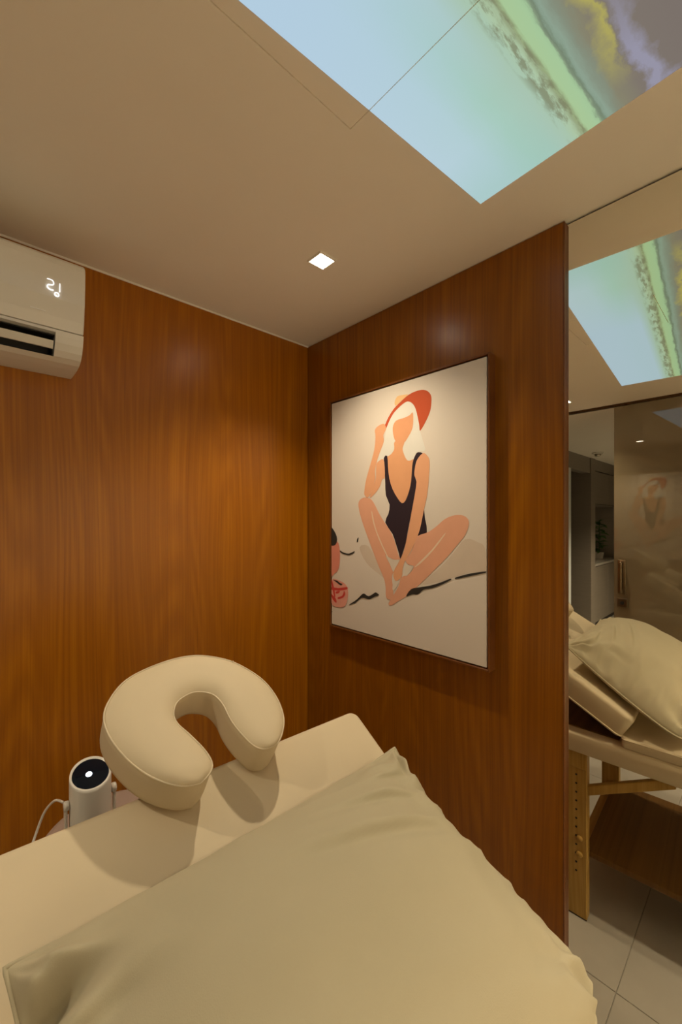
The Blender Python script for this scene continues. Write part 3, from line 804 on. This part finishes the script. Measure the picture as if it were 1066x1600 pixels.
cO, cI = resample(OUT, NS), resample(INN, NS)
fc = thing('face_cradle', cr(0.087, 0.0, -0.06), 'cream horseshoe face cradle cushion at the head of the massage table', 'face cradle')
CH = 0.068
def cradle_mesh(scale_in=0.0, top=0.0125, hgt=CH, bot=None):
    b = bmesh.new()
    secs = []
    K = 9
    for i in range(NS):
        o, n_ = cO[i], cI[i]
        wd = (o - n_).length
        if i in (0, NS - 1):
            wd = 0
        k_ = min(1.0, wd / 0.09)
        ring = []
        def P(f, h, ins=0.0):
            p = n_.lerp(o, f)
            q = p
            if ins and wd > 1e-6:
                m_ = n_.lerp(o, 0.5)
                dd = (m_ - p)
                if dd.length > 1e-6: q = p + dd.normalized() * min(ins, dd.length * 0.5)
            return b.verts.new(cr(q.x, q.y, h))
        for j in range(K + 1):                      # domed top, inner to outer
            f = j / K
            f = 0.5 - 0.5 * math.cos(math.pi * f)
            dome = (1 - abs(2 * f - 1) ** 3.6)
            ring.append(P(f, top * dome * (k_ ** 0.5)))
        sag = 0.0035
        for h, ins in ((-0.25 * hgt, -sag * 0.8), (-0.55 * hgt, -sag), (-0.85 * hgt, 0.0), (-0.97 * hgt, 0.001), (-hgt, 0.004)):
            ring.append(P(1.0, h, ins if ins > 0 else 0.0))
        for h, ins in ((-hgt, 0.004), (-0.97 * hgt, 0.001), (-0.85 * hgt, 0.0), (-0.55 * hgt, 0.0), (-0.25 * hgt, 0.0)):
            ring.append(P(0.0, h, ins))
        secs.append(ring)
    n = len(secs[0])
    for A, B in zip(secs, secs[1:]):
        for k in range(n):
            b.faces.new((A[k], B[k], B[(k + 1) % n], A[(k + 1) % n]))
    bmesh.ops.remove_doubles(b, verts=b.verts[:], dist=0.0004)
    bmesh.ops.recalc_face_normals(b, faces=b.faces[:])
    return b
b = cradle_mesh()
cu = put('cushion', b, M_VINYL, fc, True)
loop = [tuple(cr(p.x, p.y, 0.001)) for p in cO] + [tuple(cr(p.x, p.y, 0.001)) for p in reversed(cI)][1:-1]
put('seam_piping', tube(loop, 0.0017, 6, True), M_PIPE, cu, True)
for i_ in (56,):
    p = cO[i_]
    put('side_seam', tube([tuple(cr(p.x, p.y, 0.004)), tuple(cr(p.x, p.y, -CH * 0.9))], 0.0016, 6), M_PIPE, cu, True)
# mounting plate and rods that carry the cushion on the table's head end
b = bmesh.new()
A_, B_ = [], []
for i in range(12, NS - 12):
    o, n_ = cO[i], cI[i]
    A_.append((n_.lerp(o, 0.22), n_.lerp(o, 0.78)))
prev = None
for p, q in A_:
    cur = [b.verts.new(cr(p.x, p.y, -CH + 0.001)), b.verts.new(cr(q.x, q.y, -CH + 0.001)), b.verts.new(cr(q.x, q.y, -CH - 0.008)), b.verts.new(cr(p.x, p.y, -CH - 0.008))]
    if prev:
        for k in range(4): b.faces.new((prev[k], prev[(k + 1) % 4], cur[(k + 1) % 4], cur[k]))
    else: b.faces.new(cur)
    prev = cur
b.faces.new(list(reversed(prev)))
bmesh.ops.recalc_face_normals(b, faces=b.faces[:])
put('mounting_plate', b, M_SHELF, fc)
for u in (-0.005, 0.180):
    put('support_rod', tube([tuple(cr(u, 0.14, -CH - 0.014)), tuple(cr(u, 0.058, -CH - 0.036))], 0.006, 10), M_STEEL, fc, True)

# ================================================================== PILLOW
pl = thing('pillow', (0.35, 0.38, 0.85), 'large cream white pillow lying on the raised backrest', 'pillow')
c_hl, c_hr, c_fr, c_fl = Vector((0.036, 0.605, 1.012)), Vector((0.684, 0.562, 1.032)), Vector((0.745, 0.165, 0.800)), Vector((0.000, 0.170, 0.830))
NPX, NPY = 150, 120
def under(x_, y_):
    q_ = Matrix.Rotation(-TROT, 3, 'Z') @ (Vector((x_, y_, 0)) - PIV) + PIV
    y_ = q_.y
    return (bsurf(y_) if y_ > 0.335 else max(PADZ, bsurf(y_) if y_ > 0.30 else 0)) + 0.002
random.seed(4)
AMP = {0: 0.004, 2: 0.012, 4: 0.010, 5: 0.006}
def pill():
    b = bmesh.new()
    nrm = (c_hr - c_hl).cross(c_fl - c_hl).normalized()
    if nrm.z < 0: nrm = -nrm
    corners = [(-1, 1, 0.9), (1, 1, 2.3), (1, -1, 4.1), (-1, -1, 5.7)]
    def f_at(s, t):
        a = max(0.0, 1 - abs(s) ** 2.3); c = max(0.0, 1 - abs(t) ** 2.3)
        return (a * c) ** 0.57
    def seam(s, t):
        u, v = (s + 1) / 2, (t + 1) / 2
        p = c_fl.lerp(c_fr, u).lerp(c_hl.lerp(c_hr, u), v)
        # sides draw in between the corners
        inx = -s * abs(s) ** 1 * 0.034 * (1 - t * t)
        iny = -t * abs(t) ** 1 * 0.012 * (1 - s * s)
        rc_ = max(0, s) ** 6 * max(0, -t) ** 6
        inx -= 0.075 * rc_; iny += 0.02 * rc_
        sag_ = -0.030 * (1 - t * t) * abs(s) ** 3
        return p + Vector((inx, iny, iny * 0.5 + sag_))
    def wr(s, t):
        """folds that radiate from the corners and soft long creases"""
        d = 0.0
        for cs, ct, ph in corners:
            dx, dy = (s - cs) * 0.33, (t - ct) * 0.23
            r_ = math.hypot(dx, dy) + 1e-6
            a = math.atan2(abs(dy), abs(dx))
            fall = math.exp(-(r_ / 0.15) ** 2) * min(1, r_ / 0.03)
            d += AMP[int(ph)] * fall * math.sin(a * 11 + ph + 2.0 * noise.noise((r_ * 14, a * 2, ph)))
        d += 0.0045 * noise.noise((s * 1.2 + 2, t * 3.2 + 0.8 * s, 1.7))
        d += 0.0014 * noise.noise((s * 2.6 + 5, t * 7 + 2.2 * s, 4.2))
        # gathered folds along the right-hand side, smaller ones along the head edge
        q_ = noise.noise((t * 5.2 + 1.2 * s, s * 1.4, 3.3)) + 0.5 * noise.noise((t * 11 - 2.5 * s, s * 3, 9.1))
        rd_ = 0.45 - abs(noise.noise((t * 4.2 + 1.8 * s, s * 2.6 - t, 5.5))) * 2 + 0.5 * (0.45 - abs(noise.noise((t * 8.0 - 3.0 * s, s * 5.0 + t, 2.5))) * 2)
        d += math.exp(-((1 - s) / 0.34) ** 2) * (0.006 * q_ + 0.011 * rd_)
        d += 0.0030 * math.exp(-((1 - s * 0.4 - t * 0.6) / 0.5) ** 2) * rd_
        d += 0.0035 * math.exp(-((1 - t) / 0.35) ** 2) * noise.noise((s * 6.5 - 1.5 * t, t * 2, 6.2))
        # two or three soft creases under the head edge, and the deep tuck at the left corner
        for cs, ct, sl_, ln_, wd_, am_ in ((0.45, 0.52, -0.35, 0.30, 0.030, 0.0065), (0.30, 0.30, -0.40, 0.38, 0.040, 0.0075), (0.62, 0.70, -0.1, 0.12, 0.02, 0.005), (0.80, 0.35, 1.6, 0.18, 0.03, 0.005)):
            ca, sa = math.cos(sl_), math.sin(sl_)
            du, dv = (s - cs) * ca + (t - ct) * sa, -(s - cs) * sa + (t - ct) * ca
            d -= am_ * math.exp(-(du / ln_) ** 2) * (math.exp(-(dv / wd_) ** 2) - 0.6 * math.exp(-((dv - 2 * wd_) / wd_) ** 2))
        for cs, ct, sl_, ln_, wd_, am_ in ((-0.93, 0.71, 0.15, 0.12, 0.065, 0.046), (-0.76, 0.50, -0.35, 0.10, 0.06, 0.008)):
            ca, sa = math.cos(sl_), math.sin(sl_)
            du, dv = (s - cs) * ca + (t - ct) * sa, -(s - cs) * sa + (t - ct) * ca
            g_ = math.exp(-(du / ln_) ** 2)
            d -= am_ * g_ * (math.exp(-(dv / wd_) ** 2) - 0.5 * math.exp(-((dv - 2.2 * wd_) / wd_) ** 2) - 0.5 * math.exp(-((dv + 2.2 * wd_) / wd_) ** 2))
        return d
    top, bot = [], []
    for j in range(NPY + 1):
        rt, rb = [], []
        for i in range(NPX + 1):
            s = -math.cos(math.pi * i / NPX); t = -math.cos(math.pi * j / NPY)
            s = 0.6 * s + 0.4 * (2 * i / NPX - 1); t = 0.6 * t + 0.4 * (2 * j / NPY - 1)
            f = f_at(s, t)
            p = seam(s, t)
            edge = i in (0, NPX) or j in (0, NPY)
            h = 0.150 * f
            tp = p + nrm * (h + wr(s, t) * min(1, f * 5))
            lo = under(p.x, p.y)
            rt.append(b.verts.new(tp))
            if edge: rb.append(rt[-1])
            else:
                bp = p - nrm * (0.055 * f)
                l2 = under(bp.x, bp.y)
                if bp.z < l2: bp.z = l2
                rb.append(b.verts.new(bp))
        top.append(rt); bot.append(rb)
    for j in range(NPY):
        for i in range(NPX):
            b.faces.new((top[j][i], top[j][i + 1], top[j + 1][i + 1], top[j + 1][i]))
            q = (bot[j][i], bot[j + 1][i], bot[j + 1][i + 1], bot[j][i + 1])
            if len(set(q)) == 4: 
                try: b.faces.new(q)
                except ValueError: pass
    bmesh.ops.recalc_face_normals(b, faces=b.faces[:])
    edge_pts = [tuple(v.co) for v in top[0]] + [tuple(r_[-1].co) for r_ in top[1:]] + [tuple(v.co) for v in reversed(top[-1][:-1])] + [tuple(r_[0].co) for r_ in reversed(top[1:-1])]
    return b, edge_pts
b, ep = pill()
pc = put('pillowcase', b, M_COTTON, pl, True)
put('seam', tube(ep[::2], 0.0032, 6, True), M_COTTON, pl, True)

# ================================================================== ROUND STOOL AND PROJECTOR
SX, SY, SZ = 0.285, 1.185, 0.725
st = thing('stool', (SX, SY, 0), 'small round mauve topped stool standing behind the table head', 'stool')
put('seat', lathe([(0, 0), (0.146, 0), (0.155, 0.006), (0.156, 0.016), (0.150, 0.023), (0.138, 0.025), (0, 0.025)], (SX, SY, SZ - 0.025), 48), M_STOOL, st, True)
for k in range(3):
    a = R(90 + 120 * k)
    put('leg', tube([(SX + 0.09 * math.cos(a), SY + 0.09 * math.sin(a), SZ - 0.024), (SX + 0.15 * math.cos(a), SY + 0.15 * math.sin(a), 0.0)], 0.012, 12), M_STOOL, st, True)
put('foot_ring', tube([(SX + 0.128 * math.cos(R(10 * k)), SY + 0.128 * math.sin(R(10 * k)), 0.26) for k in range(36)], 0.006, 8, True), M_STOOL, st, True)

JX, JY = 0.226, 1.122
pr = thing('projector', (JX, JY, SZ), 'small white cylindrical projector with a glossy black lens face', 'projector')
rad = 0.0435
tilt = R(23)
b = bmesh.new()
seg = 40
zb, ztop = SZ + 0.035, 0.918
rings = []
cut = lambda x_, y_: ztop + (y_) * math.tan(tilt)
for zf, rf in ((0.0, 0.80), (0.03, 0.95), (0.10, 1.0), (0.5, 1.0), (0.96, 1.0), (1.0, 0.985)):
    ring = []
    for k in range(seg):
        a = 2 * math.pi * k / seg
        x_, y_ = rad * rf * math.cos(a), rad * rf * math.sin(a)
        zt = cut(x_, y_)
        ring.append(b.verts.new((JX + x_, JY + y_, zb + (zt - zb) * zf)))
    rings.append(ring)
ring = [b.verts.new((JX + rad * 0.90 * math.cos(2 * math.pi * k / seg), JY + rad * 0.90 * math.sin(2 * math.pi * k / seg), cut(0, rad * 0.90 * math.sin(2 * math.pi * k / seg)) + 0.0005)) for k in range(seg)]
rings.append(ring)
ring = [b.verts.new((JX + rad * 0.88 * math.cos(2 * math.pi * k / seg), JY + rad * 0.88 * math.sin(2 * math.pi * k / seg), cut(0, rad * 0.88 * math.sin(2 * math.pi * k / seg)) - 0.003)) for k in range(seg)]
rings.append(ring)
for A, B in zip(rings, rings[1:]):
    for k in range(seg): b.faces.new((A[k], A[(k + 1) % seg], B[(k + 1) % seg], B[k]))
b.faces.new(list(reversed(rings[0]))); b.faces.new(rings[-1])
bmesh.ops.recalc_face_normals(b, faces=b.faces[:])
put('housing', b, M_PLASTIC, pr, True)
Mf = Matrix.Translation((JX, JY, ztop)) @ Matrix.Rotation(tilt, 4, 'X')
b = bmesh.new()
for k, (rf, h) in enumerate(((0.865, -0.0022), (0.6, -0.0012), (0.3, -0.0008))):
    pass
vs = []
rr_prev = None
for rf, h in ((0.868, -0.0018), (0.6, -0.0008), (0.3, -0.0003)):
    ring = []
    for k in range(seg):
        a = 2 * math.pi * k / seg
        x_, y_ = rad * rf * math.cos(a), rad * rf * math.sin(a)
        ring.append(b.verts.new((JX + x_, JY + y_, cut(x_, y_) + h)))
    if rr_prev:
        for k in range(seg): b.faces.new((rr_prev[k], rr_prev[(k + 1) % seg], ring[(k + 1) % seg], ring[k]))
    rr_prev = ring
b.faces.new(rr_prev)
bmesh.ops.recalc_face_normals(b, faces=b.faces[:])
face = put('glass_face', b, M_GLASSBLK, pr, True)
b = lathe([(0, 0.0012), (0.005, 0.001), (0.0068, 0.0002), (0.0068, -0.001), (0, -0.001)], (0, 0, 0), 24)
bmesh.ops.transform(b, matrix=Mf @ Matrix.Translation((-0.004, -0.002, 0.0004)), verts=b.verts[:])
put('lens', b, M_PLENS, face, True)
for s in (-1, 1):
    xh = JX + s * (rad + 0.007)
    b = box(xh - 0.003, xh + 0.003, JY - 0.007, JY + 0.007, SZ + 0.006, 0.865, 0.002, 2)
    arm_ = put('bracket_arm', b, M_PLASTIC, pr)
    b = lathe([(0, -0.005), (0.010, -0.005), (0.011, 0.0), (0.010, 0.005), (0, 0.005)], (0, 0, 0), 20, None, Matrix.Rotation(R(90), 4, 'Y'))
    bmesh.ops.translate(b, verts=b.verts[:], vec=(xh - s * 0.001, JY, 0.862))
    put('hinge', b, M_PLASTIC, arm_, True)
put('bracket_base', lathe([(0, 0), (0.055, 0), (0.058, 0.002), (0.058, 0.007), (0.054, 0.009), (0, 0.009)], (JX, JY, SZ), 40), M_PLASTIC, pr, True)

cb = put('power_cable', tube(smooth_path([(JX - 0.052, JY + 0.020, 0.862), (JX - 0.064, JY + 0.052, 0.855), (JX - 0.080, JY + 0.085, 0.818), (JX - 0.098, JY + 0.085, 0.770),
                                         (JX - 0.112, JY + 0.070, 0.736), (JX - 0.118, JY + 0.060, 0.690), (JX - 0.120, JY + 0.060, 0.40), (JX - 0.118, JY + 0.07, 0.05),
                                         (JX - 0.16, JY + 0.12, 0.004), (JX - 0.30, JY + 0.30, 0.004)], 8), 0.0028, 8), M_PLASTIC, None, True)
tag(cb, 'thin white power cable hanging from the projector over the stool edge', 'cable')

# ================================================================== ADJOINING ROOM, SEEN IN THE MIRROR
uc = thing('wall_cabinet', (-4.4, YC + 0.1, 1.70), 'grey wall cabinet above the counter in the adjoining room', 'cabinet')
put('body', box(-5.25, -3.925, YC + 0.02, YC + 0.359, 1.705, 2.178), M_GREYLAM, uc)
for x0, x1 in ((-4.585, -3.930), (-5.245, -4.590)):
    d_ = put('door', box(x0, x1, YC, YC + 0.019, 1.72, 2.165, 0.002, 1), M_GREYLAM, uc)
    put('handle_lip', box(x0 + 0.02, x1 - 0.02, YC - 0.008, YC + 0.0, 1.715, 1.722, 0.001, 1), M_DARKLAM, d_)
bc = thing('base_cabinet', (-4.4, YC + 0.1, 0), 'grey base cabinet under the counter in the adjoining room', 'cabinet')
put('body', box(-5.25, -3.925, YC + 0.02, YC + 0.359, 0.08, 0.860), M_GREYLAM, bc)
put('plinth', box(-5.25, -3.925, YC + 0.05, YC + 0.359, 0.0, 0.08), M_DARKLAM, bc)
for x0, x1 in ((-4.585, -3.930), (-5.245, -4.590)):
    put('door', box(x0, x1, YC, YC + 0.019, 0.085, 0.852, 0.002, 1), M_GREYLAM, bc)
ct = put('countertop', box(-5.25, -3.925, YC - 0.01, YC + 0.359, 0.861, 0.893, 0.003, 2), M_STONE)
tag(ct, 'pale stone countertop on the grey base cabinet', 'countertop')
pp = thing('potted_plant', (-4.93, YC + 0.20, 0.893), 'leafy green plant in a white square pot on the counter', 'plant')
px_, py_ = -4.93, YC + 0.20
b = bmesh.new()
for z, s_ in ((0.893, 0.040), (0.985, 0.052), (0.985, 0.046), (0.970, 0.045)):
    pass
prev = None
for z, s_ in ((0.893, 0.040), (0.988, 0.052), (0.988, 0.046), (0.968, 0.045)):
    q = [b.verts.new((px_ + sx_ * s_, py_ + sy_ * s_, z)) for sx_, sy_ in ((-1, -1), (1, -1), (1, 1), (-1, 1))]
    if prev:
        for k in range(4): b.faces.new((prev[k], prev[(k + 1) % 4], q[(k + 1) % 4], q[k]))
    else: b.faces.new(list(reversed(q)))
    prev = q
b.faces.new(prev)
bmesh.ops.recalc_face_normals(b, faces=b.faces[:])
put('pot', b, M_WHITE, pp)
put('stem', tube([(px_, py_, 0.96), (px_ + 0.01, py_, 1.2), (px_ - 0.005, py_, 1.48)], 0.006, 8), M_LEAF, pp, True)
b0 = bmesh.new()
vs = [b0.verts.new(c) for c in ((0, 0, 0), (0.03, -0.028, 0.012), (0.085, -0.030, 0.018), (0.14, 0, -0.01), (0.085, 0.030, 0.018), (0.03, 0.028, 0.012), (0.075, 0, 0.004))]
for q in ((0, 1, 6), (1, 2, 6), (2, 3, 6), (3, 4, 6), (4, 5, 6), (5, 0, 6)): b0.faces.new([vs[i] for i in q])
ex = bmesh.ops.extrude_face_region(b0, geom=b0.faces[:])
bmesh.ops.translate(b0, verts=[v for v in ex['geom'] if isinstance(v, bmesh.types.BMVert)], vec=(0, 0, -0.0015))
bmesh.ops.recalc_face_normals(b0, faces=b0.faces[:])
lm = bpy.data.meshes.new('leaf'); b0.to_mesh(lm); b0.free(); lm.materials.append(M_LEAF)
random.seed(2)
for k in range(26):
    o = bpy.data.objects.new('leaf', lm); COL.objects.link(o); o.parent = pp
    o.location = (0.004 * math.sin(k), 0.0, 0.13 + k * 0.0178)
    o.rotation_euler = (random.uniform(-0.3, 0.3), random.uniform(-0.75, 0.5), k * 2.4)
    s_ = random.uniform(0.75, 1.1); o.scale = (s_, s_, s_)

sd = thing('smoke_detector', (-3.31, 1.49, CEIL), 'small white smoke detector on the adjoining room ceiling', 'detector')
put('base', lathe([(0, 0), (0.062, 0), (0.062, -0.012), (0.055, -0.018), (0, -0.018)], (-3.31, 1.49, CEIL), 28), M_PLASTIC, sd, True)
put('sensor_head', lathe([(0, -0.018), (0.034, -0.018), (0.036, -0.034), (0.026, -0.044), (0, -0.046)], (-3.31, 1.49, CEIL), 24), M_STEEL, sd, True)
